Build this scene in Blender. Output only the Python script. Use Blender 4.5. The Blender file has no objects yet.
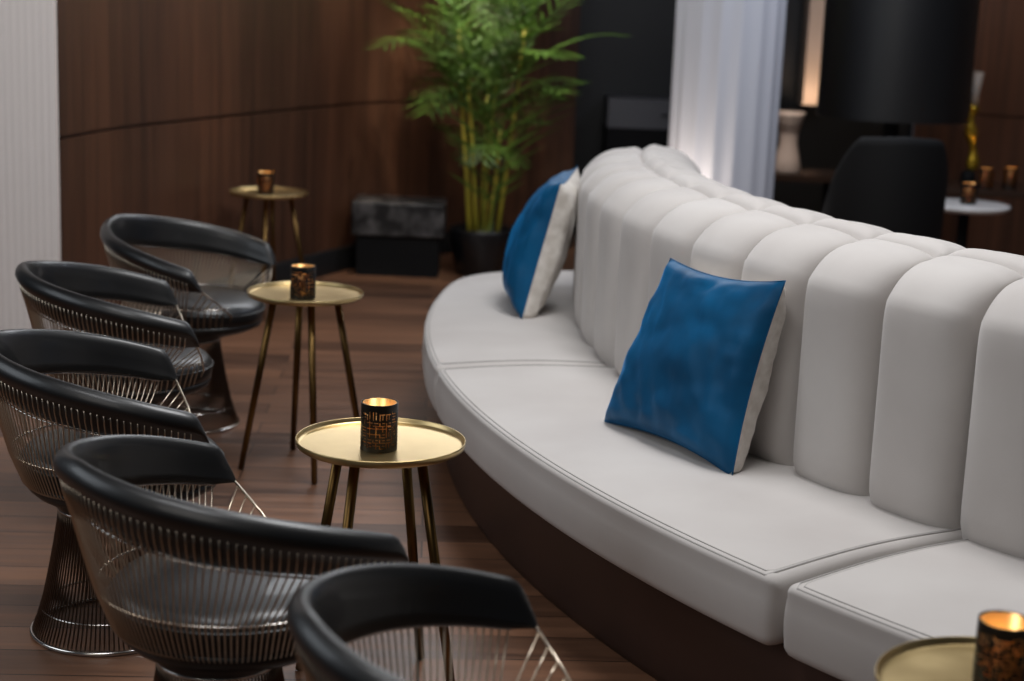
import bpy, bmesh, math, random
from mathutils import Vector, Matrix, noise
random.seed(7)
SC = bpy.context.scene
COL = SC.collection
PI = math.pi

# ------------------------------------------------------------------ helpers
def link(o, parent=None):
    COL.objects.link(o)
    if parent is not None:
        o.parent = parent
    return o

def mesh_obj(name, V, Fc, mat, parent=None, smooth=True, sharp=None, recalc=True):
    me = bpy.data.meshes.new(name)
    bm = bmesh.new()
    vs = [bm.verts.new(v) for v in V]
    for f in Fc:
        try:
            bm.faces.new([vs[i] for i in f])
        except ValueError:
            pass
    if recalc:
        bmesh.ops.recalc_face_normals(bm, faces=bm.faces)
    for f in bm.faces:
        f.smooth = smooth
    if sharp is not None:
        for e in bm.edges:
            if len(e.link_faces) == 2 and e.calc_face_angle(0) > math.radians(sharp):
                e.smooth = False
    bm.to_mesh(me)
    bm.free()
    if mat is not None:
        me.materials.append(mat)
    return link(bpy.data.objects.new(name, me), parent)

class MB:
    """collects shapes into one mesh"""
    def __init__(s):
        s.V = []; s.F = []
    def add(s, V, Fc):
        n = len(s.V)
        s.V += [tuple(v) for v in V]
        s.F += [tuple(i + n for i in f) for f in Fc]
    def box(s, a, b):
        x0, y0, z0 = a; x1, y1, z1 = b
        s.add([(x0,y0,z0),(x1,y0,z0),(x1,y1,z0),(x0,y1,z0),(x0,y0,z1),(x1,y0,z1),(x1,y1,z1),(x0,y1,z1)],
              [(0,1,2,3),(4,5,6,7),(0,1,5,4),(1,2,6,5),(2,3,7,6),(3,0,4,7)])
    def loft(s, rings, close_u=True, caps=True):
        n = len(rings[0]); V = [v for r in rings for v in r]; Fc = []
        for i in range(len(rings) - 1):
            for j in range(n if close_u else n - 1):
                k = (j + 1) % n
                Fc.append((i*n+j, i*n+k, (i+1)*n+k, (i+1)*n+j))
        if caps:
            Fc.append(tuple(range(n)))
            Fc.append(tuple((len(rings)-1)*n + j for j in range(n)))
        s.add(V, Fc)
    def tube(s, pts, r, n=6, closed=False, caps=True):
        pts = [Vector(p) for p in pts]; m = len(pts)
        rr = r if isinstance(r, (list, tuple)) else [r]*m
        rings = []; up = None
        for i, p in enumerate(pts):
            a = pts[(i-1) % m] if (closed or i > 0) else p
            b = pts[(i+1) % m] if (closed or i < m-1) else p
            t = (b - a).normalized()
            if up is None:
                up = Vector((0,0,1)) if abs(t.z) < .9 else Vector((1,0,0))
            side = t.cross(up).normalized(); u2 = side.cross(t).normalized(); up = u2
            rings.append([p + rr[i]*(math.cos(2*PI*k/n)*side + math.sin(2*PI*k/n)*u2) for k in range(n)])
        if closed:
            nn = len(s.V)
            s.loft(rings, caps=False)
            base = nn + (m-1)*n
            for j in range(n):
                k = (j+1) % n
                s.F.append((base+j, base+k, nn+k, nn+j))
        else:
            s.loft(rings, caps=caps)
    def lathe(s, prof, n=32, c=(0,0,0), a0=0, a1=2*PI):
        full = abs(a1-a0-2*PI) < 1e-6
        m = n if full else n+1
        rings = []
        for k in range(m):
            a = a0 + (a1-a0)*k/n
            rings.append([(c[0]+r*math.cos(a), c[1]+r*math.sin(a), c[2]+z) for r, z in prof])
        L = len(prof); V = [v for r in rings for v in r]; Fc = []
        for k in range(n):
            k2 = (k+1) % m
            for j in range(L-1):
                Fc.append((k*L+j, k2*L+j, k2*L+j+1, k*L+j+1))
        s.add(V, Fc)
    def build(s, name, mat, parent=None, **kw):
        return mesh_obj(name, s.V, s.F, mat, parent, **kw)

def empty(name, loc=(0,0,0), rz=0):
    o = bpy.data.objects.new(name, None)
    o.empty_display_size = .1
    o.location = loc; o.rotation_euler = (0,0,rz)
    return link(o)

def tag(o, label=None, cat=None, group=None, kind=None):
    if label: o['label'] = label
    if cat: o['category'] = cat
    if group: o['group'] = group
    if kind: o['kind'] = kind
    return o

def copy_tree(o, parent=None):
    c = o.copy()
    link(c, parent)
    for ch in list(o.children):
        copy_tree(ch, c)
    return c

# ------------------------------------------------------------------ materials
def srgb(r, g, b):
    f = lambda v: (v/255/12.92) if v/255 <= .04045 else ((v/255+.055)/1.055)**2.4
    return (f(r), f(g), f(b), 1)

def mat(name, col, rough=.5, metal=0., spec=.5, sheen=0., coat=0., emit=None, es=0.):
    m = bpy.data.materials.new(name); m.use_nodes = True
    p = m.node_tree.nodes['Principled BSDF']
    p.inputs['Base Color'].default_value = col
    p.inputs['Roughness'].default_value = rough
    p.inputs['Metallic'].default_value = metal
    p.inputs['Specular IOR Level'].default_value = spec
    p.inputs['Sheen Weight'].default_value = sheen
    p.inputs['Coat Weight'].default_value = coat
    if emit:
        p.inputs['Emission Color'].default_value = emit
        p.inputs['Emission Strength'].default_value = es
    return m

def nd(m, t, **kw):
    n = m.node_tree.nodes.new(t)
    for k, v in kw.items():
        setattr(n, k, v)
    return n

def vary(m, c1, c2, scale=(5,5,5), detail=4, rough=None, bump=0., bscale=None, dist=.002, pos=(.3,.7)):
    """noise driven colour (and fine bump)"""
    nt = m.node_tree; L = nt.links; p = nt.nodes['Principled BSDF']
    tc = nd(m, 'ShaderNodeTexCoord'); mp = nd(m, 'ShaderNodeMapping')
    mp.inputs['Scale'].default_value = scale
    L.new(tc.outputs['Object'], mp.inputs['Vector'])
    nz = nd(m, 'ShaderNodeTexNoise'); nz.inputs['Scale'].default_value = 1; nz.inputs['Detail'].default_value = detail
    L.new(mp.outputs[0], nz.inputs['Vector'])
    cr = nd(m, 'ShaderNodeValToRGB')
    cr.color_ramp.elements[0].position = pos[0]; cr.color_ramp.elements[1].position = pos[1]
    cr.color_ramp.elements[0].color = c1; cr.color_ramp.elements[1].color = c2
    L.new(nz.outputs['Fac'], cr.inputs[0]); L.new(cr.outputs[0], p.inputs['Base Color'])
    if rough:
        mr = nd(m, 'ShaderNodeMapRange'); mr.inputs[3].default_value = rough[0]; mr.inputs[4].default_value = rough[1]
        L.new(nz.outputs['Fac'], mr.inputs[0]); L.new(mr.outputs[0], p.inputs['Roughness'])
    if bump:
        n2 = nd(m, 'ShaderNodeTexNoise'); n2.inputs['Scale'].default_value = bscale or 200; n2.inputs['Detail'].default_value = 3
        L.new(tc.outputs['Object'], n2.inputs['Vector'])
        b = nd(m, 'ShaderNodeBump'); b.inputs['Strength'].default_value = bump; b.inputs['Distance'].default_value = dist
        L.new(n2.outputs['Fac'], b.inputs['Height']); L.new(b.outputs[0], p.inputs['Normal'])
    return m

M = {}
M['fabric'] = vary(mat('grey_velvet', srgb(180,176,172), .85, sheen=.25, spec=.25), srgb(182,176,172), srgb(193,188,184), (3,3,3), 5, bump=.15, bscale=420, dist=.0012)
M['piping'] = mat('grey_piping', srgb(142,138,134), .8, sheen=.2)
M['plinth'] = vary(mat('dark_plinth', srgb(50,34,28), .45), srgb(46,30,24), srgb(66,44,36), (2,2,2), 3, rough=(.4,.55))
M['leather'] = vary(mat('black_leather', srgb(22,22,24), .38, spec=.6, coat=.12), srgb(4,4,5), srgb(8,8,9), (6,6,6), 3, rough=(.36,.46), bump=.08, bscale=260, dist=.001)
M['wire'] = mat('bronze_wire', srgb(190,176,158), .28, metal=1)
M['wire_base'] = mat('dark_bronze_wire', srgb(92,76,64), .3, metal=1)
M['chrome'] = mat('polished_nickel', srgb(205,200,194), .16, metal=1)
M['pan'] = mat('black_shell', srgb(16,15,15), .4)
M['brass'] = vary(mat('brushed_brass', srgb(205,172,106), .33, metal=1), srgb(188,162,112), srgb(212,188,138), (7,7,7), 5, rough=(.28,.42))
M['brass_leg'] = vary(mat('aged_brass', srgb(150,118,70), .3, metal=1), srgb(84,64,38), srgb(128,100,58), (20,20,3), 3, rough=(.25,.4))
M['blue'] = vary(mat('blue_velvet', srgb(0,66,110), .5, sheen=.5, spec=.22), srgb(0,58,92), srgb(0,80,122), (6,6,6), 5, bump=.05, bscale=300)
M['blue'].node_tree.nodes['Principled BSDF'].inputs['Sheen Tint'].default_value = srgb(0,130,200)
M['blue'].node_tree.nodes['Principled BSDF'].inputs['Sheen Roughness'].default_value = .35
M['linen'] = vary(mat('cream_linen', srgb(214,208,198), .9, sheen=.1), srgb(196,188,178), srgb(222,216,208), (30,30,30), 5, bump=.3, bscale=500)
M['holder'] = mat('black_holder', srgb(14,12,11), .38, metal=.2)
M['gold_in'] = mat('gold_lining', srgb(220,150,60), .3, metal=1)
M['wax'] = mat('wax', srgb(240,220,180), .5)
M['flame'] = mat('flame', (1,.62,.22,1), .5, emit=(1,.55,.16,1), es=10)
M['pot'] = mat('black_pot', srgb(18,18,20), .3)
M['soil'] = mat('soil', srgb(26,20,16), .9)
M['leaf'] = vary(mat('palm_leaf', srgb(50,84,34), .5, spec=.4), srgb(24,48,18), srgb(104,138,52), (4,4,4), 3)
M['cane'] = vary(mat('palm_cane', srgb(150,140,50), .5), srgb(120,124,36), srgb(206,182,64), (6,6,2), 3)
M['white_panel'] = mat('white_panel', srgb(214,206,202), .6)
M['column'] = mat('white_column', srgb(200,202,210), .6)
M['black_wall'] = mat('black_wall', srgb(20,20,21), .55)
M['black'] = mat('black_cloth', srgb(7,7,8), .75, spec=.25)
M['shade'] = mat('black_shade', srgb(17,17,18), .42)
M['darkgrey'] = mat('dark_grey_lacquer', srgb(84,84,88), .5)
M['ceiling'] = mat('dark_ceiling', srgb(70,66,62), .9)
M['marble'] = vary(mat('white_marble', srgb(222,220,218), .25), srgb(206,204,202), srgb(236,234,232), (6,6,6), 6)
M['stone'] = vary(mat('dark_stone', srgb(60,58,58), .4), srgb(18,18,19), srgb(84,82,82), (9,9,9), 8, pos=(.42,.62))
M['darkwood'] = mat('dark_table_wood', srgb(52,38,30), .25)
M['pale_ceramic'] = mat('pale_ceramic', srgb(206,186,172), .25)
M['gold_glass'] = mat('yellow_gold', srgb(196,160,50), .22, metal=.8)
M['pale_glass'] = mat('pale_glass', srgb(170,160,150), .15)

# walnut veneer: vertical grain
def wood_wall():
    m = mat('walnut_veneer', srgb(60,42,33), .42)
    nt = m.node_tree; L = nt.links; p = nt.nodes['Principled BSDF']
    tc = nd(m, 'ShaderNodeTexCoord'); mp = nd(m, 'ShaderNodeMapping'); mp.inputs['Scale'].default_value = (22,22,.7)
    L.new(tc.outputs['Object'], mp.inputs[0])
    nz = nd(m, 'ShaderNodeTexNoise'); nz.inputs['Scale'].default_value = 1; nz.inputs['Detail'].default_value = 6; nz.inputs['Roughness'].default_value = .65
    L.new(mp.outputs[0], nz.inputs['Vector'])
    mp2 = nd(m, 'ShaderNodeMapping'); mp2.inputs['Scale'].default_value = (2.4,2.4,.05)
    L.new(tc.outputs['Object'], mp2.inputs[0])
    n2 = nd(m, 'ShaderNodeTexNoise'); n2.inputs['Scale'].default_value = 1; n2.inputs['Detail'].default_value = 2
    L.new(mp2.outputs[0], n2.inputs['Vector'])
    ad = nd(m, 'ShaderNodeMath', operation='MULTIPLY_ADD'); ad.inputs[1].default_value = .55
    mu = nd(m, 'ShaderNodeMath', operation='MULTIPLY'); mu.inputs[1].default_value = .45
    L.new(n2.outputs['Fac'], mu.inputs[0]); L.new(nz.outputs['Fac'], ad.inputs[0]); L.new(mu.outputs[0], ad.inputs[2])
    cr = nd(m, 'ShaderNodeValToRGB')
    cr.color_ramp.elements[0].position = .34; cr.color_ramp.elements[0].color = srgb(42,28,21)
    cr.color_ramp.elements[1].position = .66; cr.color_ramp.elements[1].color = srgb(98,64,46)
    L.new(ad.outputs[0], cr.inputs[0]); L.new(cr.outputs[0], p.inputs['Base Color'])
    return m
M['walnut'] = wood_wall()

def plank_floor():
    m = mat('dark_oak_planks', srgb(70,48,38), .35)
    nt = m.node_tree; L = nt.links; p = nt.nodes['Principled BSDF']
    tc = nd(m, 'ShaderNodeTexCoord'); mp = nd(m, 'ShaderNodeMapping')
    mp.inputs['Rotation'].default_value = (0,0,math.radians(-3))
    L.new(tc.outputs['Object'], mp.inputs[0])
    br = nd(m, 'ShaderNodeTexBrick'); br.offset = .37
    br.inputs['Scale'].default_value = 1; br.inputs['Brick Width'].default_value = 1.7; br.inputs['Row Height'].default_value = .15
    br.inputs['Mortar Size'].default_value = .0025; br.inputs['Mortar Smooth'].default_value = .1
    br.inputs['Color1'].default_value = (0,0,0,1); br.inputs['Color2'].default_value = (1,1,1,1); br.inputs['Mortar'].default_value = (.5,.5,.5,1)
    L.new(mp.outputs[0], br.inputs['Vector'])
    mp2 = nd(m, 'ShaderNodeMapping'); mp2.inputs['Scale'].default_value = (1.6,22,1)
    L.new(mp.outputs[0], mp2.inputs[0])
    nz = nd(m, 'ShaderNodeTexNoise'); nz.inputs['Scale'].default_value = 1; nz.inputs['Detail'].default_value = 7; nz.inputs['Roughness'].default_value = .62
    nz.noise_dimensions = '4D'
    ml = nd(m, 'ShaderNodeMath', operation='MULTIPLY'); ml.inputs[1].default_value = 9
    L.new(br.outputs['Color'], ml.inputs[0]); L.new(ml.outputs[0], nz.inputs['W']); L.new(mp2.outputs[0], nz.inputs['Vector'])
    mx = nd(m, 'ShaderNodeMath', operation='MULTIPLY_ADD'); mx.inputs[1].default_value = .28
    m3 = nd(m, 'ShaderNodeMath', operation='MULTIPLY'); m3.inputs[1].default_value = .72
    L.new(nz.outputs['Fac'], m3.inputs[0]); L.new(br.outputs['Color'], mx.inputs[0]); L.new(m3.outputs[0], mx.inputs[2])
    cr = nd(m, 'ShaderNodeValToRGB')
    cr.color_ramp.elements[0].position = .25; cr.color_ramp.elements[0].color = srgb(50,33,25)
    cr.color_ramp.elements[1].position = .75; cr.color_ramp.elements[1].color = srgb(138,98,73)
    L.new(mx.outputs[0], cr.inputs[0])
    mc = nd(m, 'ShaderNodeMixRGB'); mc.inputs[2].default_value = srgb(24,16,12)
    L.new(br.outputs['Fac'], mc.inputs[0]); L.new(cr.outputs[0], mc.inputs[1]); L.new(mc.outputs[0], p.inputs['Base Color'])
    mr = nd(m, 'ShaderNodeMapRange'); mr.inputs[3].default_value = .28; mr.inputs[4].default_value = .5
    L.new(nz.outputs['Fac'], mr.inputs[0]); L.new(mr.outputs[0], p.inputs['Roughness'])
    b = nd(m, 'ShaderNodeBump'); b.inputs['Strength'].default_value = .25; b.inputs['Distance'].default_value = .002
    L.new(nz.outputs['Fac'], b.inputs['Height']); L.new(b.outputs[0], p.inputs['Normal'])
    return m
M['floor'] = plank_floor()

# ------------------------------------------------------------------ camera
F_PX = 1640.; PITCH = math.radians(11.9); ROLL = math.radians(2.31); CAM_H = 1.65
Fv = Vector((0, math.cos(PITCH), -math.sin(PITCH)))
R0 = Vector((1,0,0)); U0 = Vector((0, math.sin(PITCH), math.cos(PITCH)))
Rv = math.cos(ROLL)*R0 + math.sin(ROLL)*U0
Uv = math.cos(ROLL)*U0 - math.sin(ROLL)*R0
cd = bpy.data.cameras.new('camera'); cam = bpy.data.objects.new('camera', cd); COL.objects.link(cam)
mw = Matrix((Rv, Uv, -Fv)).transposed().to_4x4(); mw.translation = Vector((0,0,CAM_H)); cam.matrix_world = mw
cd.sensor_width = 36; cd.lens = F_PX*36/1024; cd.clip_start = .05
cd.dof.use_dof = True; cd.dof.focus_distance = 4.0; cd.dof.aperture_fstop = 2.4
SC.camera = cam

# ------------------------------------------------------------------ setting
def struct(o):
    return tag(o, kind='structure')

b = MB(); b.box((-4.5,-1,-.06),(7,13.5,0)); struct(b.build('floor', M['floor'], smooth=False))
b = MB(); b.box((-4.5,-1,4.4),(7,13.5,4.46)); struct(b.build('ceiling', M['ceiling'], smooth=False))

# curved walnut wall
K = 1.031
wp = [(-1.956,6.90),(-1.936,7.02),(-1.778*K,7.363*K),(-1.604*K,7.875*K),(-1.4*K,8.429*K),(-1.163*K,9.027*K),(-.90*K,9.6*K),(-.60*K,10.02*K),(-.30,10.62),(.02,10.82),(.36,10.95)]
def catmull(P, n=8):
    out = []
    for i in range(len(P)-1):
        p0 = P[max(i-1,0)]; p1 = P[i]; p2 = P[i+1]; p3 = P[min(i+2,len(P)-1)]
        for k in range(n):
            t = k/n
            out.append(tuple(.5*((2*p1[a])+(-p0[a]+p2[a])*t+(2*p0[a]-5*p1[a]+4*p2[a]-p3[a])*t*t+(-p0[a]+3*p1[a]-3*p2[a]+p3[a])*t**3) for a in range(len(p1))))
    out.append(tuple(P[-1]))
    return out
wc = catmull(wp)
def offs(P, d):
    out = []
    for i, p in enumerate(P):
        a = P[max(i-1,0)]; c = P[min(i+1,len(P)-1)]
        tx, ty = c[0]-a[0], c[1]-a[1]; l = math.hypot(tx,ty)
        out.append((p[0]+ty/l*d, p[1]-tx/l*d))     # +d = into the room
    return out
def wall_strip(P, zs, name, m, back=.08):
    """zs: list of (z, offset) profile"""
    rings = []
    lines = [offs(P, o) for z, o in zs]; bk = offs(P, -back)
    for i in range(len(P)):
        r = [(lines[j][i][0], lines[j][i][1], zs[j][0]) for j in range(len(zs))]
        r += [(bk[i][0], bk[i][1], zs[-1][0]), (bk[i][0], bk[i][1], zs[0][0])]
        rings.append(r)
    q = MB(); q.loft(rings)
    return q.build(name, m, sharp=30)
GZ = .98
struct(wall_strip(wc, [(0,0),(GZ-.008,0),(GZ-.006,-.02),(GZ+.006,-.02),(GZ+.008,0),(4.4,0)], 'wall_back', M['walnut']))
struct(wall_strip(wc, [(0,.03),(.13,.03),(.14,.025)], 'baseboard_back', M['black_wall'], back=-.002))

# pale ribbed panel at the left, in front of the walnut
b = MB()
rib = []
x0, x1, yf = -3.4, -1.925, 6.81
n = 96
for i in range(n+1):
    x = x0+(x1-x0)*i/n
    rib.append((x, yf - .0014*abs(math.sin(i*PI/2))))
ring = rib + [(x1, yf+.05), (x0, yf+.05)]
b.loft([[(p[0],p[1],z) for p in ring] for z in (0,4.4)])
struct(b.build('wall_left', M['white_panel'], smooth=False))

# black recess behind, and walnut wall to the right
b = MB(); b.box((.30,11.6,0),(2.75,11.7,4.4)); struct(b.build('wall_recess', M['black_wall'], smooth=False))
b = MB(); b.box((.30,11.03,0),(.36,11.6,4.4)); struct(b.build('wall_recess_side', M['black_wall'], smooth=False))
wr = [(2.72,11.45),(3.4,11.0),(4.2,10.2),(5.0,9.2),(5.6,8.0)]
struct(wall_strip(catmull(wr), [(0,0),(GZ-.008,0),(GZ-.006,-.02),(GZ+.006,-.02),(GZ+.008,0),(4.4,0)], 'wall_right', M['walnut']))

# fluted round column
cx, cy, cr = 1.118, 9.1, .300
prof = []
N = 17
for k in range(N*10):
    a = 2*PI*k/(N*10)
    fl = abs(math.sin(a*N/2))
    r = cr - .022*(1-fl**.8) if True else cr
    r = cr - .013*fl**1.2
    prof.append((r*math.cos(a), r*math.sin(a)))
b = MB(); b.loft([[(cx+p[0], cy+p[1], z) for p in prof] for z in (0,4.4)])
struct(b.build('column', M['column'], sharp=50))

# ------------------------------------------------------------------ circular sofa
SCX, SCY = 4.40, 6.15
def pol(R, deg, z=0):
    a = math.radians(deg)
    return (SCX - R*math.cos(a), SCY + R*math.sin(a), z)
sofa = empty('sofa', pol(4.4,-20))
so = Vector(sofa.location)
tag(sofa, 'curved pale grey velvet sofa with channelled back and dark brown plinth', 'sofa')
def spart(q, name, m, parent=None, **kw):
    p = parent or sofa
    q.V = [tuple(Vector(v)-so) for v in q.V]
    return q.build(name, m, p, **kw)

SZ = .445
def cushion(a0, a1, rout=4.73, rin=3.99, endround=False):
    q = MB()
    zt, zb, rc = SZ, .275, .028
    def section(shr, R1, R0_):
        pts = []
        # closed loop: outer-top corner, top, inner, bottom, outer-bottom
        o = R1 - shr; i = R0_ + shr; t = zt - shr; bt = zb + shr
        r = max(rc - shr*.6, .006)
        for k in range(7):
            a = PI/2*k/6
            pts.append((o - r + r*math.cos(a) + .004*math.sin(2*a), t - r + r*math.sin(a)))
        for k in range(1,14):
            f = k/14
            pts.append((o - r + (i + r - o + r)*f, t + .012*math.sin(PI*min(1,f*1.15))*(1 if shr < .02 else .6)))
        pts.append((i, t - r)); pts.append((i, bt))
        for k in range(1,5):
            f = k/5; pts.append((i + (o - r - i)*f, bt))
        for k in range(5):
            a = -PI/2 + PI/2*k/4
            pts.append((o - r + r*math.cos(a), bt + r + r*math.sin(a)))
        for k in range(1,4):
            f = k/4
            pts.append((o + .006*math.sin(PI*f), bt + r + (t - r - bt - r)*f))
        return pts
    steps = [(0, .03), (.1, .016), (.28, .006), (.6, .001), (1.0, 0)]
    degr = 1/ (4.7*PI/180)          # degrees per metre
    angs = []
    for f, s in steps:
        angs.append((a0 + f*.04*degr, s))
    n = 30
    for k in range(1, n):
        angs.append((a0 + .04*degr + (a1-a0-.08*degr)*k/n, 0))
    for f, s in reversed(steps):
        angs.append((a1 - f*.04*degr, s))
    rings = []
    for a, s in angs:
        R1 = rout
        if endround:
            d = (a1 - a)/degr        # metres from the far end
            if d < .5:
                R1 = rout - (.5 - math.sqrt(max(.25 - (.5-d)**2, 0)))*.9
        rings.append([pol(R, a, z) for R, z in section(s, R1, rin)])
    q.loft(rings)
    cu = spart(q, 'seat_cushion', M['fabric'])
    # stitched seam along the top front edge and the ends
    q2 = MB()
    path = []
    m = 40
    def ro(a):
        d = (a1-a)/degr
        if endround and d < .5:
            return rout - (.5 - math.sqrt(max(.25-(.5-d)**2, 0)))*.9
        return rout
    def ztop(R, a):
        o = ro(a); r_ = rc
        f = (o - r_ - R)/(o - 2*r_ - rin)
        if f <= 0:
            x = min(max((R - (o - r_))/r_, 0), 1)
            return SZ - r_ + r_*math.sqrt(max(1 - x*x, 0))
        return SZ + .012*math.sin(PI*min(1, f*1.15))
    for ins, inn, w in ((.026, .008, .0032), (.035, .018, .0017)):
        aa, ab = a0 + ins*degr, a1 - ins*degr
        ra, rb = ro(aa) - inn, ro(ab) - inn
        path = []
        for k in range(16):
            R = rin + .05 + (ra - .02 - rin - .05)*k/15
            path.append(pol(R, aa, ztop(R, aa) - .0014))
        for k in range(m+1):
            a = aa + .010*degr + (ab - aa - .020*degr)*k/m
            R = ro(a) - inn
            path.append(pol(R, a, ztop(R, a) + .0006))
        for k in range(16):
            R = rb - .02 - (rb - .02 - rin - .05)*k/15
            path.append(pol(R, ab, ztop(R, ab) - .0014))
        q2.tube(path, w, 6)
    spart(q2, 'piping', M['piping'], cu)
    cu.children[0].location = (0,0,0)
    return cu
cushion(-10.75, 14.9, endround=True)
cushion(-36.25, -11.0)
cushion(-62.1, -36.55)

# channelled back
RID = 3.93
def back_profile():
    P = []
    for k in range(15):
        P.append((.145, .36 + (.90-.36)*k/14, 1, 0))          # d, z, normal d, normal z
    for k in range(1, 21):
        a = PI/2*k/20
        d = .145*math.cos(a)**.8; z = .90 + .135*math.sin(a)**.85
        nx, nz = math.cos(a)**1.2, math.sin(a)**.8; l = math.hypot(nx,nz)
        P.append((d, z, nx/l, nz/l))
    return P
BP = back_profile()
NP = len(BP)
def channel(fmap, nw=30, depth=.098, ridge=.036):
    q = MB(); rings = []
    for i in range(nw+1):
        w = -1 + 2*i/nw
        w = math.sin(w*PI/2)                                # denser at the seams
        cw = max(1 - abs(w)**3.4, 0)**.5
        ring = []
        for j, (d, z, nx, nz) in enumerate(BP):
            s = j/(NP-1)
            e = depth
            e *= min(1, (j/3.2))**.6 if j < 3.2 else 1      # tucks in at the seat
            if s > .50:
                e = depth + (ridge-depth)*min(1,(s-.50)/.36)**.9
                if s > .93: e *= 1 - .62*((s-.93)/.07)**2
            ring.append(fmap(w, d + nx*e*cw, z + nz*e*cw))
        ring.append(fmap(w, 0, .36))
        rings.append(ring)
    q.loft(rings, close_u=True)
    return q
STEP = 4.05; END = 8.5
for k in range(18):
    a1 = END - k*STEP; a0 = a1 - STEP
    def fm(w, d, z, a0=a0, a1=a1): return pol(RID + d, (a0+a1)/2 + (a1-a0)/2*w*.966, z)
    spart(channel(fm), 'back_channel', M['fabric'])
for k in range(18):
    a1 = END - k*STEP; a0 = a1 - STEP
    def fr(w, d, z, a0=a0, a1=a1): return pol(RID - d, (a0+a1)/2 + (a1-a0)/2*w*.966, z + .014)
    spart(channel(fr), 'rear_channel', M['fabric'])
ex, ey, _ = pol(RID, END)
for k in range(2):
    p0 = math.radians(180-END) - PI/2*k
    def fe(w, d, z, p0=p0):
        ph = p0 - PI/4 - PI/4*w*.99
        return (ex + d*.9*math.cos(ph), ey + d*.9*math.sin(ph), z-.02)
    spart(channel(fe), 'end_channel', M['fabric'])
# inner core the channels are sewn to
q = MB(); rings = []
for k in range(61):
    a = -62.2 + (END+62.2)*k/60
    half = [(.118,.40),(.118,.90),(.095,.965),(.055,1.005),(.012,1.022)]
    rings.append([pol(RID+d,a,z) for d,z in half] + [pol(RID-d,a,z+.012) for d,z in reversed(half)])
q.loft(rings)
spart(q, 'back_core', M['fabric'])
# plinth
q = MB()
def plinth_ring(R1, z, a):
    return pol(R1, a, z)
rings = []
for k in range(61):
    a = -62.2 + (13.6+62.2)*k/60
    d = max(0, (a - 6.5))/7.1
    R1 = 4.65 - .28*d*d
    rings.append([pol(R1-.012,a,0), pol(R1-.006,a,.01), pol(R1,a,.03), pol(R1,a,.262), pol(R1-.012,a,.274), pol(3.76,a,.274), pol(3.76,a,0)])
q.loft(rings)
spart(q, 'plinth', M['plinth'], sharp=40)
# rear upholstered board closing the back below the channels
q = MB(); rings = []
for k in range(41):
    a = -62.2 + (8.8+62.2)*k/40
    rings.append([pol(4.0,a,.27), pol(4.0,a,.42), pol(3.80,a,.42), pol(3.80,a,.27)])
q.loft(rings)
spart(q, 'back_frame', M['fabric'], sharp=40)

# ------------------------------------------------------------------ pillows
def pillow(name, label, corners, thick, thick_back, m_front, m_back, seed):
    """corners: BL, BR, TR, TL as seen from the front; front = right handed normal"""
    rnd = random.Random(seed)
    BL, BR, TR, TL = [Vector(c) for c in corners]
    nrm = ((BR-BL).cross(TL-BL)).normalized()
    root = empty(name, (BL+BR)/2); o = Vector(root.location)
    tag(root, label, 'pillow', 'blue and cream cushions on the sofa')
    n = 36
    ph = [rnd.uniform(0,6.28) for _ in range(8)]
    def surf(u, v, side):
        # concave edges, so the corners stand out as ears
        eu = .035*(1-(2*v-1)**2)*(2*u-1); ev = .05*(1-(2*u-1)**2)*(2*v-1)
        uu = u - eu*abs(2*u-1); vv = v - ev*abs(2*v-1)
        p = (BL*(1-uu)+BR*uu)*(1-vv) + (TL*(1-uu)+TR*uu)*vv
        a = (1-(2*u-1)**2); c = (1-(2*v-1)**2)
        h = (max(a,0)*max(c,0))**(.42 if side > 0 else .30)
        pv = Vector((u*2.2+seed, v*2.2, side*3.1))
        wr = .017*(abs(noise.noise(pv*1.4))-.25) + .013*(.35-abs(noise.noise(Vector((u*7+v*3, v*3.2-u*1.5, seed*1.7+side)))))
        m_ = min(u,1-u,v,1-v); ed = math.exp(-9*m_)
        wr += .022*ed*noise.noise(Vector((u*11, v*11, seed)))*min(1,14*m_)
        # heavier filling low down
        h *= (1.08 - .25*v)
        return p + nrm*side*((thick if side > 0 else thick_back)/2*h + wr*min(1, 3*h)) - o
    for side, nm, mm in ((1,'front_cover',m_front),(-1,'back_cover',m_back)):
        V = [surf(i/n, j/n, side) for j in range(n+1) for i in range(n+1)]
        Fc = [(j*(n+1)+i, j*(n+1)+i+1, (j+1)*(n+1)+i+1, (j+1)*(n+1)+i) for j in range(n) for i in range(n)]
        ob = mesh_obj(nm, V, Fc if side > 0 else [tuple(reversed(f)) for f in Fc], mm, root, recalc=False)
        tag(ob, 'deep blue velvet front' if side > 0 else 'cream linen back')
    # seam
    edge = [(k/n,0) for k in range(n)]+[(1,k/n) for k in range(n)]+[(1-k/n,1) for k in range(n)]+[(0,1-k/n) for k in range(n)]
    q = MB(); q.tube([surf(u,v,0) for u,v in edge], .0022, 5, closed=True); q.build('seam', m_front, root)
    return root
pillow('pillow', 'large square blue velvet pillow leaning on the sofa back, its whole front in view',
       [(.275,4.585,.455),(.583,4.085,.452),(.692,4.14,.962),(.446,4.665,.927)], .16, .25, M['blue'], M['linen'], 3)
pillow('pillow', 'blue pillow seen edge on, cream back showing, at the far end of the sofa',
       [(-.012,6.60,.455),(.032,6.06,.452),(.155,6.06,.975),(.235,6.60,.985)], .25, .22, M['blue'], M['linen'], 5)

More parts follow.
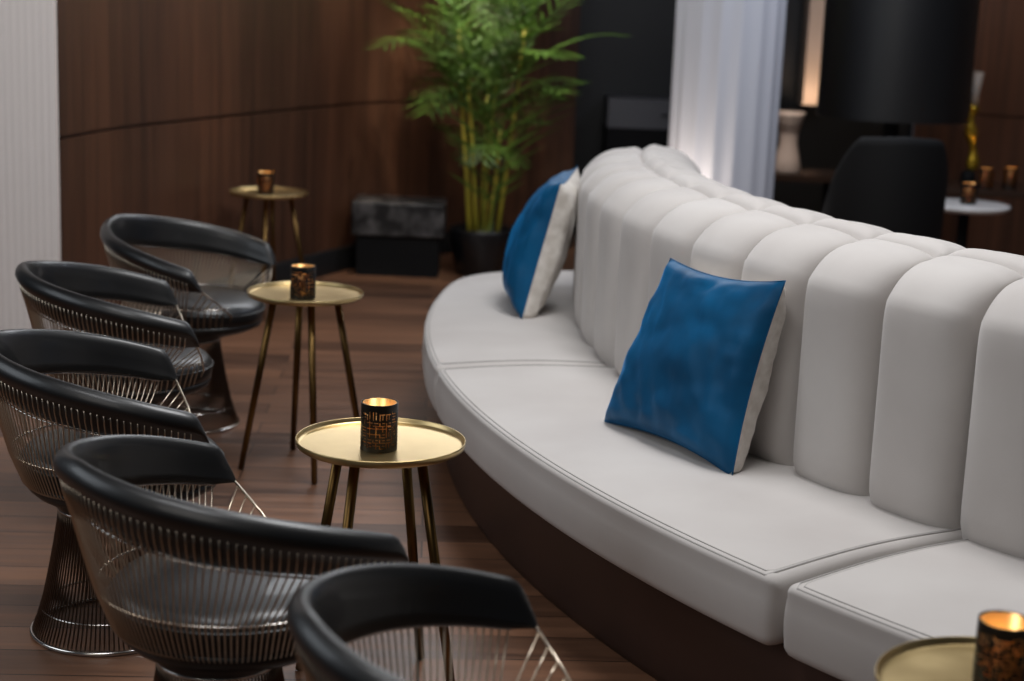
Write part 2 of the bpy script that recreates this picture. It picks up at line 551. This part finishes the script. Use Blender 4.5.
# ------------------------------------------------------------------ wire armchairs
CC = dict(W=.3921,k=.0995,am=1.4971,B=.4862,Zb=.7809,Za=.6613,e1=1.0,hp=.6923,lean=.0503,off=.2028)
CC['A'] = -CC['B']*math.cos(CC['am'])
raw = []
for i in range(401):
    u = i/400; a = u*CC['am']
    raw.append((-CC['B']*math.cos(a), CC['W']*math.sin(a)*(1-CC['k']*u**4)))
def mirror(P): return [(x,-y) for x,y in reversed(P[1:])] + P
plan = mirror(raw)
cum = [0]
for i in range(1,len(plan)): cum.append(cum[-1]+math.dist(plan[i],plan[i-1]))
def rim(t):
    """t in [-1,1] -> point (x,y,z), outward normal (nx,ny)"""
    s = (t+1)/2*cum[-1]
    import bisect
    i = min(max(bisect.bisect(cum,s),1),len(cum)-1)
    f = (s-cum[i-1])/max(cum[i]-cum[i-1],1e-9)
    x = plan[i-1][0]+(plan[i][0]-plan[i-1][0])*f; y = plan[i-1][1]+(plan[i][1]-plan[i-1][1])*f
    xx = min(max((x+CC['B'])/(CC['A']+CC['B']),0),1)
    z = CC['Zb']+(CC['Za']-CC['Zb'])*xx**CC['hp']+CC['lean']*xx*(1-xx)
    j0 = max(i-12,0); j1 = min(i+12,len(plan)-1)
    tx = plan[j1][0]-plan[j0][0]; ty = plan[j1][1]-plan[j0][1]; l = math.hypot(tx,ty)
    return Vector((x+CC['off'], y, z)), Vector((ty/l, -tx/l, 0)), Vector((tx/l, ty/l, 0))
# direction check: outward normal at the back must point to -x
SGN = 1 if rim(0)[1].x < 0 else -1

def band(t):
    u = abs(t)
    return .118 - .032*(max(0,(u-.35)/.65)**1.5)

def make_chair():
    root = empty('armchair')
    # --- padded leather rim
    sec = [(-.028,-.094),(-.023,-.074),(-.019,-.048),(-.015,-.022),(-.009,-.006),(0,.001),(.010,-.001),(.020,-.009),(.026,-.020),(.028,-.032),(.024,-.043),(.016,-.052),(.007,-.060),(-.002,-.078),(-.010,-.092),(-.019,-.099)]
    q = MB(); rings = []
    def ring(t, ext=0, drop=0, squeeze=1):
        p, nv, tv = rim(t); nv = nv*SGN
        dirv = tv if t > 0 else -tv
        p = p + dirv*ext
        rr = []
        hb = band(t)
        for a, z in sec:
            zz = -.099 + (z+.099)*(1-drop)
            aa = -.02 + (a+.02)*squeeze
            if zz < -.045: zz = -.045 + (zz+.045)*(hb-.045)/(.099-.045)
            rr.append(p + nv*aa + Vector((0,0,zz)))
        return rr
    ends = [(0,0,1),(.012,.07,.98),(.022,.2,.93),(.032,.40,.85),(.040,.62,.72),(.046,.82,.5),(.048,.93,.3)]
    for e in reversed(ends[1:]): rings.append(ring(-1,*e))
    for i in range(81): rings.append(ring(-1+2*i/80))
    for e in ends[1:]: rings.append(ring(1,*e))
    q.loft(rings)
    q.build('arm_rim', M['leather'], root)
    # --- rod cage
    q = MB()
    sx, sr, hz, rz = .035, .262, .492, .415
    def seat_ring(th, z, r): return Vector((sx + r*math.cos(th), r*math.sin(th), z))
    RW = .0019
    NR = 88
    def th_of(t):
        return PI - t*(PI - math.radians(60)) if t >= 0 else PI - t*(PI-math.radians(60))
    for i in range(NR):
        t = -1 + 2*i/(NR-1)
        p, nv, tv = rim(t); nv = nv*SGN
        top = p + nv*.016 + Vector((0,0,-.047))
        low = p + nv*(.0) + Vector((0,0,.002-band(t)))
        sgn = 1 if rim(.5)[0].y > 0 else -1
        th = PI - sgn*t*(PI-math.radians(73))
        a = seat_ring(th, hz, sr+.012); c2 = seat_ring(th, rz, sr-.018); d2 = seat_ring(th, .372, sr-.075)
        q.tube([top, (top+low)/2 + nv*.003, low, low.lerp(a,.5) + Vector((0,0,-.004)), a, c2, d2], RW, 5)
    # front diagonals and the short rods that end on them
    for sg in (-1,1):
        p, nv, tv = rim(sg); nv = nv*SGN
        dv = tv if sg > 0 else -tv
        tip = p + dv*.040 + nv*(-.012) + Vector((0,0,-.078))
        sgn = 1 if p.y > 0 else -1
        foot = seat_ring(sgn*math.radians(36), hz-.03, sr)
        foot2 = seat_ring(sgn*math.radians(36), rz-.01, sr-.03)
        mid = tip.lerp(foot,.5) + Vector((.004,0,.002))
        q.tube([tip, mid, foot, foot2], .0031, 6)
        for j in range(6):
            dg = 68.5 - 5.0*j; f = .10 + .145*j
            up = tip.lerp(mid, f*2) if f < .5 else mid.lerp(foot, (f-.5)*2)
            th = sgn*math.radians(dg)
            q.tube([up, up.lerp(seat_ring(th,hz,sr+.01),.6), seat_ring(th,hz,sr+.01), seat_ring(th,rz,sr-.018), seat_ring(th,.372,sr-.075)], RW, 5)
    q.build('rod_cage', M['wire'], root)
    # hoops round the cage
    q = MB()
    A0 = math.radians(38)
    q.tube([seat_ring(A0+(2*PI-2*A0)*k/60, hz, sr+.008) for k in range(61)], .003, 5)
    q.tube([rim(-1+2*k/60)[0] + rim(-1+2*k/60)[1]*SGN*(-.012) + Vector((0,0,-.003-band(-1+2*k/60))) for k in range(61)], .0025, 5)
    q.build('cage_hoop', M['chrome'], root)
    # --- seat
    q = MB()
    prof = [(0,.40),(.18,.40),(.225,.408),(.243,.43),(.248,.456),(.244,.478),(.230,.493),(.20,.5005),(.15,.5045),(.08,.506),(0,.5065)]
    rings = []
    nn = 56
    for k in range(nn):
        a = 2*PI*k/nn
        fr = max(math.cos(a),0)
        ring_ = []
        for r, z in prof[1:-1]:
            rr = r*(1 + .04*fr**2)
            ring_.append((sx + rr*math.cos(a), rr*math.sin(a), z - .012*fr*(r/.247)**2 + (0)))
        rings.append(ring_)
    L = len(rings[0])
    V = [v for r in rings for v in r] + [(sx,0,.40),(sx,0,.5065)]
    Fc = []
    for k in range(nn):
        k2 = (k+1) % nn
        for j in range(L-1): Fc.append((k*L+j,k2*L+j,k2*L+j+1,k*L+j+1))
        Fc.append((nn*L, k2*L, k*L)); Fc.append((nn*L+1, k*L+L-1, k2*L+L-1))
    q.add(V, Fc)
    st = q.build('seat_cushion', M['leather'], root)
    q = MB(); q.tube([(sx+.2475*(1+.04*max(math.cos(2*PI*k/48),0)**2)*math.cos(2*PI*k/48), .2475*(1+.04*max(math.cos(2*PI*k/48),0)**2)*math.sin(2*PI*k/48), .468-.012*max(math.cos(2*PI*k/48),0)) for k in range(48)], .004, 6, closed=True)
    q.build('seat_piping', M['leather'], st)
    # --- shell under the seat
    q = MB(); rings = []
    for r, z, ox in [(.10,.334,0),(.122,.332,0),(.135,.345,.004),(.17,.362,.018),(.21,.378,.032),(.238,.396,.042),(.243,.412,.045),(.236,.42,.045)]:
        rings.append([(ox+r*math.cos(2*PI*k/48), r*math.sin(2*PI*k/48), z) for k in range(48)])
    q.loft(rings)
    q.build('seat_shell', M['pan'], root)
    # --- flared rod pedestal
    q = MB(); NB = 100
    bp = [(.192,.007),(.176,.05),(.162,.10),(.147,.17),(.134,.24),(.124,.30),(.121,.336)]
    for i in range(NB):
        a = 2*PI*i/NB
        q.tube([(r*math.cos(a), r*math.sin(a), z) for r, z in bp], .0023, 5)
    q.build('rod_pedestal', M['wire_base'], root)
    q = MB()
    q.tube([(.193*math.cos(2*PI*k/64), .193*math.sin(2*PI*k/64), .006) for k in range(64)], .006, 8, closed=True)
    q.build('base_ring', M['chrome'], root)
    for r, z, w in ((.168,.072,.0032),(.1205,.332,.005)):
        q = MB(); q.tube([(r*math.cos(2*PI*k/56), r*math.sin(2*PI*k/56), z) for k in range(56)], w, 6, closed=True)
        q.build('pedestal_hoop', M['chrome'], root)
    return root
chairs = [ # x, y (widest line), heading, label
 (.1816,2.3822,.3912,'black wire armchair nearest the camera, cut off by the bottom edge'),
 (-.401,3.2058,.6628,'black wire armchair level with the nearer brass table, second nearest the camera'),
 (-.8239,4.0729,.3125,'black wire armchair at the left edge with its round wire foot in full view'),
 (-1.0478,5.127,.3004,'black wire armchair second farthest back, standing before the pale ribbed panel'),
 (-1.032,6.02,-.2375,'farthest black wire armchair, touching in view the table with the second candle')]
proto = None
for x, y, a, lab in chairs:
    o = make_chair() if proto is None else copy_tree(proto)
    if proto is None: proto = o
    o.location = (x - CC['off']*math.cos(a), y - CC['off']*math.sin(a), 0); o.rotation_euler = (0,0,a)
    tag(o, lab, 'chair', 'black wire armchairs along the tables')

# ------------------------------------------------------------------ brass tray tables
TH = .615
def make_table():
    root = empty('side_table')
    q = MB()
    prof = [(0,TH-.006),(.190,TH-.006),(.1955,TH-.003),(.1975,TH+.003),(.1980,TH+.011),(.1970,TH+.0125),(.1955,TH+.0115),(.1945,TH+.004),(.1915,TH+.0005),(.186,TH),(0,TH)]
    q.lathe(prof, 72)
    q.build('tray_top', M['brass'], root)
    for k in range(4):
        a = PI/2*k
        q = MB()
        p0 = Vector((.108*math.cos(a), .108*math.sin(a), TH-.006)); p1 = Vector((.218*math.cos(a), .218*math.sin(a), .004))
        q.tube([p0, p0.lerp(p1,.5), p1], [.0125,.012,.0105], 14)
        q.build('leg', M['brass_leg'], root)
    return root
tp = None
tables = [(-.296,3.69,-26.5,'round brass tray table right beside the sofa, its patterned candle holder in sharp focus'),
          (-.715,5.54,17.5,'round brass tray table in the middle of the row, standing by the farthest chair'),
          (-1.262,8.288,1,'distant blurred brass tray table against the walnut wall'),
          (.79,2.40,10,'brass tray table cut off at the bottom right corner')]
for x, y, a, lab in tables:
    o = make_table() if tp is None else copy_tree(tp)
    if tp is None: tp = o
    o.location = (x,y,0); o.rotation_euler = (0,0,math.radians(a))
    tag(o, lab, 'table', 'brass tray tables')

# ------------------------------------------------------------------ candle holders
def make_holder(h=.111, r=.0425, cut=True):
    root = empty('candle_holder')
    rnd = random.Random(21)
    NA, NZ = 119, 50
    hole = set()
    # maze of slots: nested right-angled strokes with open corners
    def stroke(a, z, da, dz, n):
        for i in range(n):
            aa = (a+da*i) % NA; zz = z+dz*i
            if 4 <= zz < NZ-7: hole.add((aa, zz))
    for ca in range(0, NA, 7):
        for cz in range(4, NZ-7, 6):
            t = rnd.randrange(5)
            if t == 0:
                stroke(ca, cz, 1, 0, 6); stroke(ca+1, cz+3, 1, 0, 5)
            elif t == 1:
                stroke(ca, cz, 0, 1, 6); stroke(ca+3, cz+1, 0, 1, 5)
            elif t == 2:
                stroke(ca,cz,1,0,6); stroke(ca,cz,0,1,4); stroke(ca+3,cz+3,1,0,3)
            elif t == 3:
                stroke(ca,cz,0,1,6); stroke(ca+2,cz+5,1,0,4); stroke(ca+3,cz+2,1,0,3)
            else:
                stroke(ca,cz+3,1,0,7); stroke(ca+3,cz,0,1,6)
    t_ = .0012
    V = []; Fc = []
    def vid(a, z, rr): return ((a % NA)*(NZ+1)+z)*2+rr
    for a in range(NA):
        an = 2*PI*a/NA
        for z in range(NZ+1):
            for rr in (0,1):
                R_ = r - t_*rr
                V.append((R_*math.cos(an), R_*math.sin(an), h*z/NZ))
    solid = lambda a, z: (0 <= z < NZ) and ((a % NA, z) not in hole)
    for a in range(NA):
        for z in range(NZ):
            if not solid(a,z): continue
            Fc.append((vid(a,z,0),vid(a+1,z,0),vid(a+1,z+1,0),vid(a,z+1,0)))
            Fc.append((vid(a,z,1),vid(a,z+1,1),vid(a+1,z+1,1),vid(a+1,z,1)))
            if not solid(a-1,z): Fc.append((vid(a,z,0),vid(a,z+1,0),vid(a,z+1,1),vid(a,z,1)))
            if not solid(a+1,z): Fc.append((vid(a+1,z,0),vid(a+1,z,1),vid(a+1,z+1,1),vid(a+1,z+1,0)))
            if not solid(a,z-1): Fc.append((vid(a,z,0),vid(a,z,1),vid(a+1,z,1),vid(a+1,z,0)))
            if not solid(a,z+1): Fc.append((vid(a,z+1,0),vid(a+1,z+1,0),vid(a+1,z+1,1),vid(a,z+1,1)))
    mesh_obj('cutout_shell', V, Fc, M['holder'], root, smooth=False)
    q = MB(); ri = r - .0035
    q.lathe([(0,.003),(ri,.003),(ri,h-.001),(ri-.0012,h-.001),(ri-.0012,.005),(0,.005)], 40)
    q.build('glass_lining', M['amber'], root)
    q = MB(); q.lathe([(0,.004),(.019,.004),(.0195,.05),(.018,.052),(0,.0515)], 24, (0,0,.003)); cd_ = q.build('candle', M['wax'], root)
    q = MB(); q.lathe([(0,.056),(.0025,.059),(.0046,.065),(.0042,.072),(.002,.080),(0,.086)], 12, (0,0,.003)); q.build('flame', M['flame'], cd_)
    l = bpy.data.lights.new('candle_glow', 'POINT'); l.energy = .32; l.color = (1,.60,.24); l.shadow_soft_size = .006
    lo = bpy.data.objects.new('candle_glow', l); link(lo, root); lo.location = (0,0,.090)
    return root
# amber glass: transmits and scatters the candle light
m = bpy.data.materials.new('amber_glass'); m.use_nodes = True
nt = m.node_tree; nt.nodes.clear()
out = nt.nodes.new('ShaderNodeOutputMaterial'); mix = nt.nodes.new('ShaderNodeMixShader'); mix.inputs[0].default_value = .86
tl = nt.nodes.new('ShaderNodeBsdfTranslucent'); tl.inputs[0].default_value = (.9,.55,.22,1)
pb = nt.nodes.new('ShaderNodeBsdfPrincipled'); pb.inputs['Base Color'].default_value = (.86,.52,.20,1); pb.inputs['Roughness'].default_value = .28; pb.inputs['Metallic'].default_value = .7
nt.links.new(tl.outputs[0], mix.inputs[1]); nt.links.new(pb.outputs[0], mix.inputs[2]); nt.links.new(mix.outputs[0], out.inputs[0])
M['amber'] = m

# white round table and dark table beyond the sofa are defined below; holders first
hp = None
WT = (2.39, 8.75, .655)      # marble top
DT = (2.72, 9.62, .665)       # dark table behind
holders = [(-.297,3.645,TH+.0005,0,'patterned black candle holder in sharp focus on the brass table beside the sofa'),
           (-.716,5.475,TH+.0005,1.1,'black candle holder glowing orange on the middle brass table'),
           (-1.275,8.26,TH+.0005,2.2,'tiny blurred candle holder on the distant table by the walnut wall'),
           (.788,2.42,TH+.0005,2.9,'dark candle holder with amber rim at the bottom right corner'),
           (2.40,8.73,WT[2]+.0005,.7,'candle holder standing alone on the white marble table'),
           (2.70,9.50,DT[2]+.0005,1.9,'left of the two candle holders on the dark table behind the marble one'),
           (2.87,9.60,DT[2]+.0005,3.1,'right one of two candle holders on the dark table behind the marble one')]
for x, y, z, a, lab in holders:
    o = make_holder() if hp is None else copy_tree(hp)
    if hp is None: hp = o
    o.location = (x,y,z); o.rotation_euler = (0,0,a)
    tag(o, lab, 'candle', 'patterned candle holders')

# ------------------------------------------------------------------ palm
palm = empty('potted_palm', (-.21,9.72,0))
tag(palm, 'tall green palm with yellowish canes in a black pot by the walnut wall', 'plant')
q = MB(); q.lathe([(0,0),(.13,0),(.15,.02),(.185,.20),(.195,.27),(.19,.285),(.178,.28),(.172,.24),(0,.24)], 40); q.build('pot', M['pot'], palm)
q = MB(); q.lathe([(0,.252),(.10,.256),(.1735,.25)], 24); q.build('soil', M['soil'], palm)
rnd = random.Random(11)
crowns = []
for k in range(7):
    a = rnd.uniform(0,2*PI); r0 = rnd.uniform(.02,.10)
    b0 = Vector((r0*math.cos(a), r0*math.sin(a), .245)); hgt = rnd.uniform(.55,1.25)
    top = b0 + Vector((.10*math.cos(a)*hgt, .10*math.sin(a)*hgt, hgt))
    q = MB(); mid = b0.lerp(top,.5)+Vector((rnd.uniform(-.02,.02),rnd.uniform(-.02,.02),0))
    q.tube([b0,b0.lerp(mid,.5),mid,mid.lerp(top,.5),top],[.016,.014,.012,.010,.008],8); q.build('cane', M['cane'], palm)
    crowns.append((top, hgt))
def frond(base, az, elev, length, parent, droop):
    q = MB(); n = 10
    comp = -(math.cos(az)*.75 - math.sin(az)*.66)          # keep clear of the wall behind
    if comp > 0: length = min(length, .42/(comp*.9))
    pts = []
    p = Vector(base); e = elev
    for i in range(n+1):
        pts.append(p.copy())
        d = Vector((math.cos(az)*math.cos(e), math.sin(az)*math.cos(e), math.sin(e)))
        p = p + d*length/n; e -= droop/n*(.4+1.4*i/n)
    q.tube(pts, [.006*(1-.75*i/n) for i in range(n+1)], 5)
    side = Vector((-math.sin(az), math.cos(az), 0))
    for i in range(2, n+1):
        for k in range(1):
            f = (i + .5*k)/n
            if f > 1: continue
            j = min(int(f*n), n-1); c = pts[j].lerp(pts[j+1], f*n-j); t = (pts[j+1]-pts[j]).normalized()
            ll = length*.40*(math.sin(PI*min(1,max(.12,(f-.2)/.85)))**.6 + .15)
            for sg in (-1,1):
                dr = (t*.75 + side*sg*(.85) + Vector((0,0,.12))).normalized()
                nrm = dr.cross(t).normalized(); wv = dr.cross(nrm).normalized()
                w = .009
                a1 = c + dr*ll*.45 + Vector((0,0,-.01)); a2 = c + dr*ll + Vector((0,0,-.10*ll/.3*.5))
                V = [c-wv*w*.3, c+wv*w*.3, a1+wv*w, a2, a1-wv*w, c+nrm*.002, a1+nrm*.004]
                q.add(V, [(0,5,6,4),(5,1,2,6),(4,6,3),(6,2,3)])
    q.build('frond', M['leaf'], parent, recalc=False)
for top, hgt in crowns:
    for k in range(6):
        az = rnd.uniform(0,2*PI)
        frond(top + Vector((0,0,-.04*k*hgt)), az, rnd.uniform(.9,1.45), rnd.uniform(.45,.72), palm, rnd.uniform(.6,1.5))
frond((.02,0,1.02), -.12, .85, .86, palm, .9)
frond((-.03,0,1.15), 2.6, 1.15, .62, palm, .8)
for k in range(20):
    az = rnd.uniform(0,2*PI); top, hgt = crowns[k % 7]
    frond((top.x*.8, top.y*.8, rnd.uniform(.55,1.15)), az, rnd.uniform(.5,1.2), rnd.uniform(.35,.6), palm, rnd.uniform(.9,1.8))
for k in range(3):
    az = rnd.uniform(0,2*PI); r0 = rnd.uniform(.02,.08)
    frond((r0*math.cos(az), r0*math.sin(az), .245), az, rnd.uniform(1.25,1.5), rnd.uniform(.8,1.25), palm, rnd.uniform(.35,.9))

# ------------------------------------------------------------------ background furniture
# dark marbled block table left of the palm
t = empty('block_table', (-.695,9.66,0)); tag(t, 'low dark marbled stone table against the walnut wall, left of the palm', 'table')
q = MB(); q.box((-.27,-.17,.24),(.27,.17,.44)); o = q.build('stone_top', M['stone'], t, smooth=False)
bv = o.modifiers.new('bevel','BEVEL'); bv.width = .012; bv.segments = 3
q = MB(); q.box((-.24,-.14,0),(.24,.14,.24)); q.build('base', M['black'], t, smooth=False)

# dim grey cabinet in the recess
t = empty('cabinet', (1.0,11.25,0)); tag(t, 'dim grey cabinet in the black recess between the palm and the column', 'cabinet')
q = MB(); q.box((-.42,-.18,0),(.42,.3,.80)); q.build('body', M['black'], t, smooth=False)
q = MB(); q.box((-.42,-.19,.805),(.42,.3,1.0)); o = q.build('drawer', M['darkgrey'], t, smooth=False)
q = MB(); q.tube([(-.06,-.205,.9),(.06,-.205,.9)], .006, 8); q.build('handle', M['black'], o)

# drum shaded floor lamp
t = empty('floor_lamp', (2.14,9.55,0)); tag(t, 'floor lamp with an oversized black drum shade, behind the black tub chair', 'lamp')
q = MB(); q.lathe([(.425,1.04),(.43,1.04),(.43,1.95),(.425,1.95),(.425,1.04)], 64); q.build('lamp_shade', M['shade'], t, sharp=40)
q = MB(); q.tube([(0,0,.03),(0,0,1.75)], .045, 20); q.build('stem', M['black'], t, sharp=40)
q = MB(); q.lathe([(0,0),(.20,0),(.205,.01),(.20,.025),(.05,.04),(0,.04)], 40); q.build('base', M['black'], t)
q = MB()
for k in range(3):
    a = 2*PI*k/3; q.tube([(0,0,1.72),(.427*math.cos(a),.427*math.sin(a),1.72)], .005, 6)
q.build('shade_carrier', M['black'], t)

# black tub chair seen from behind
t = empty('tub_chair', (1.785,8.0,0), math.radians(5)); tag(t, 'black high backed tub chair seen from behind, left of the marble table', 'chair')
q = MB(); rings = []
def tubsec(u):
    a = -PI/2 - 1.75*u                  # wraps round the sitter, centre of the back towards the camera
    r = .285
    hz_ = 1.07 - .03*abs(u) - .42*max(0,abs(u)-.45)**1.2/.5
    return a, r, hz_
for i in range(41):
    u = -1+2*i/40; a, r, hh = tubsec(u)
    c, s_ = math.cos(a), math.sin(a)
    rr = []
    for dr, z in [(0,.30),(.006,.5),(.014,hh-.04),(.006,hh-.008),(-.03,hh),(-.064,hh-.01),(-.072,hh-.05),(-.07,.30)]:
        rr.append(((r+dr)*c, (r+dr)*s_*.95, z))
    rings.append(rr)
q.loft(rings); q.build('backrest', M['black'], t)
q = MB(); q.lathe([(0,.30),(.24,.30),(.252,.32),(.252,.42),(.235,.45),(0,.46)], 40); q.build('seat', M['black'], t)
for k in range(4):
    a = PI/4 + PI/2*k; q = MB(); q.tube([(.19*math.cos(a),.19*math.sin(a),.31),(.24*math.cos(a),.24*math.sin(a),.003)], [.018,.012], 10); q.build('leg', M['black'], t)

# white marble table
t = empty('marble_table', (WT[0],WT[1],0)); tag(t, 'round white marble topped table right of the black tub chair', 'table')
q = MB(); zt = WT[2]; q.lathe([(0,zt-.034),(.21,zt-.034),(.234,zt-.021),(.238,zt-.008),(.234,zt-.001),(.227,zt),(0,zt)], 56); q.build('table_top', M['marble'], t)
q = MB(); q.tube([(0,0,.02),(0,0,zt-.035)], .03, 20); q.build('pedestal', M['black'], t, sharp=40)
q = MB(); q.lathe([(0,0),(.17,0),(.175,.008),(.17,.018),(.04,.03),(0,.03)], 40); q.build('base', M['black'], t)

# dark wooden table behind it
t = empty('dark_table', (DT[0],DT[1],0)); tag(t, 'dark wooden table against the walnut wall, behind the white marble table', 'table')
q = MB(); zt = DT[2]; q.box((-.42,-.25,zt-.04),(.75,.28,zt)); o = q.build('table_top', M['darkwood'], t, smooth=False)
bv = o.modifiers.new('bevel','BEVEL'); bv.width = .006; bv.segments = 2
for xx in (-.38,.70):
    for yy in (-.21,.24):
        q = MB(); q.tube([(xx,yy,0),(xx,yy,zt-.04)], .022, 10); q.build('leg', M['black'], t)
# slim yellow gold vase on it
t = empty('vase', (2.68,9.80,DT[2]+.0005)); tag(t, 'slim tall yellow gold vase with a pale neck, behind the candles at the right', 'vase')
q = MB(); q.lathe([(0,0),(.045,0),(.047,.005),(.044,.05),(.03,.07),(0,.07)], 24); q.build('foot', M['black'], t)
q = MB()
pts = [Vector((.020*math.sin(z*13), .012*math.cos(z*9), z)) for z in [.07+.021*i for i in range(19)]]
q.tube(pts, [.030+.010*math.sin(i*.75) for i in range(19)], 16); q.build('body', M['gold_glass'], t)
q = MB(); pe = pts[-1]; q.tube([pe, pe+Vector((.004,0,.09)), pe+Vector((.012,0,.2))], [.022,.024,.03], 16); q.build('neck', M['pale_glass'], t)

# dark console with pale hourglass vase, left of the tub chair
t = empty('console_table', (1.78,10.25,0)); tag(t, 'dark glossy table right of the fluted column, carrying a pale vase', 'table')
q = MB(); q.box((-.45,-.22,.60),(.22,.22,.64)); q.build('table_top', M['darkwood'], t, smooth=False)
for xx in (-.41,.18):
    for yy in (-.18,.18):
        q = MB(); q.tube([(xx,yy,0),(xx,yy,.60)], .02, 10); q.build('leg', M['black'], t)
t = empty('vase', (1.66,10.2,.6405)); tag(t, 'pale hourglass shaped vase beside the right edge of the fluted column', 'vase')
q = MB(); q.lathe([(0,0),(.085,0),(.09,.01),(.075,.09),(.055,.18),(.06,.26),(.085,.34),(.095,.37),(.088,.37),(.05,.2),(0,.1)], 40); q.build('body', M['pale_ceramic'], t)
# made-up pale strip standing in for a warm vertical highlight
b = MB(); b.box((1.925,11.35,.99),(2.03,11.58,4.4)); struct(b.build('highlight_strip_1', M['pale_ceramic'], smooth=False))

# ------------------------------------------------------------------ light
def area(name, loc, target, size, energy, col, sy=None):
    l = bpy.data.lights.new(name, 'AREA'); l.energy = energy; l.color = col; l.shape = 'RECTANGLE' if sy else 'SQUARE'
    l.size = size
    if sy: l.size_y = sy
    o = bpy.data.objects.new(name, l); COL.objects.link(o); o.location = loc
    o.rotation_euler = (Vector(target)-Vector(loc)).to_track_quat('-Z','Y').to_euler()
    return o
def spot(name, loc, target, energy, col, ang=60, blend=.6, rad=.05):
    l = bpy.data.lights.new(name, 'SPOT'); l.energy = energy; l.color = col; l.spot_size = math.radians(ang); l.spot_blend = blend; l.shadow_soft_size = rad
    o = bpy.data.objects.new(name, l); COL.objects.link(o); o.location = loc
    o.rotation_euler = (Vector(target)-Vector(loc)).to_track_quat('-Z','Y').to_euler()
    return o
area('ceiling_panel', (.75,4.5,4.3), (.7,4.55,0), 1.5, 138, (.98,.985,1))
area('front_panel', (-.9,2.6,4.3), (.9,4.7,.5), 1.5, 58, (.98,.98,1))
area('far_cove_lamp', (-.1,9.3,3.05), (-.1,5.0,.6), 4.2, 80, (.93,.96,1), 1.0)
area('left_fill', (-3.6,3.4,2.3), (.3,4.6,.6), 2.2, 26, (.86,.93,1), 1.6)  # cool fill added from the left, not a real window
area('room_fill', (-1.5,.3,3.2), (-.6,6,.8), 2.0, 22, (1,.95,.9))
spot('palm_spot', (-.1,9.0,3.3), (-.2,9.75,1.5), 330, (1,.95,.78), 40)
spot('wall_wash', (-.75,9.1,3.35), (-1.0,9.9,1.9), 120, (1,.72,.45), 60, .9)
spot('panel_spot', (-2.5,5.2,3.35), (-2.3,6.9,.8), 32, (1,.95,.92), 60, .8)  # unseen spot added to brighten the pale panel
spot('wall_wash_left', (-1.1,7.6,3.35), (-1.75,7.6,1.3), 52, (1,.78,.55), 80, .9)
spot('wall_wash_right', (2.7,9.6,3.35), (3.1,11.1,1.2), 60, (1,.75,.5), 80, .9)
spot('column_uplight', (.72,8.72,.45), (1.05,9.0,1.15), 16, (1,.86,.74), 110, .9)
spot('strip_uplight', (1.97,11.1,.9), (1.97,11.45,1.4), 7, (1,.72,.5), 90, .8)  # added lamp that warms the foot of the made-up strip
spot('vase_spot', (1.45,9.5,2.6), (1.66,10.2,.8), 70, (1,.85,.75), 25, .5)  # extra warm spot added so the pale vase reads brighter
area('column_side_light', (2.3,7.6,3.2), (1.3,9.0,1.4), .6, 22, (.75,.82,1))

w = bpy.data.worlds.new('world'); SC.world = w; w.use_nodes = True
bg = w.node_tree.nodes['Background']; bg.inputs[0].default_value = (.75,.85,1,1); bg.inputs[1].default_value = .05

vs = SC.view_settings
vs.view_transform = 'Standard'; vs.look = 'None'; vs.gamma = 1; vs.exposure = 0
try: vs.use_curve_mapping = False
except Exception: pass
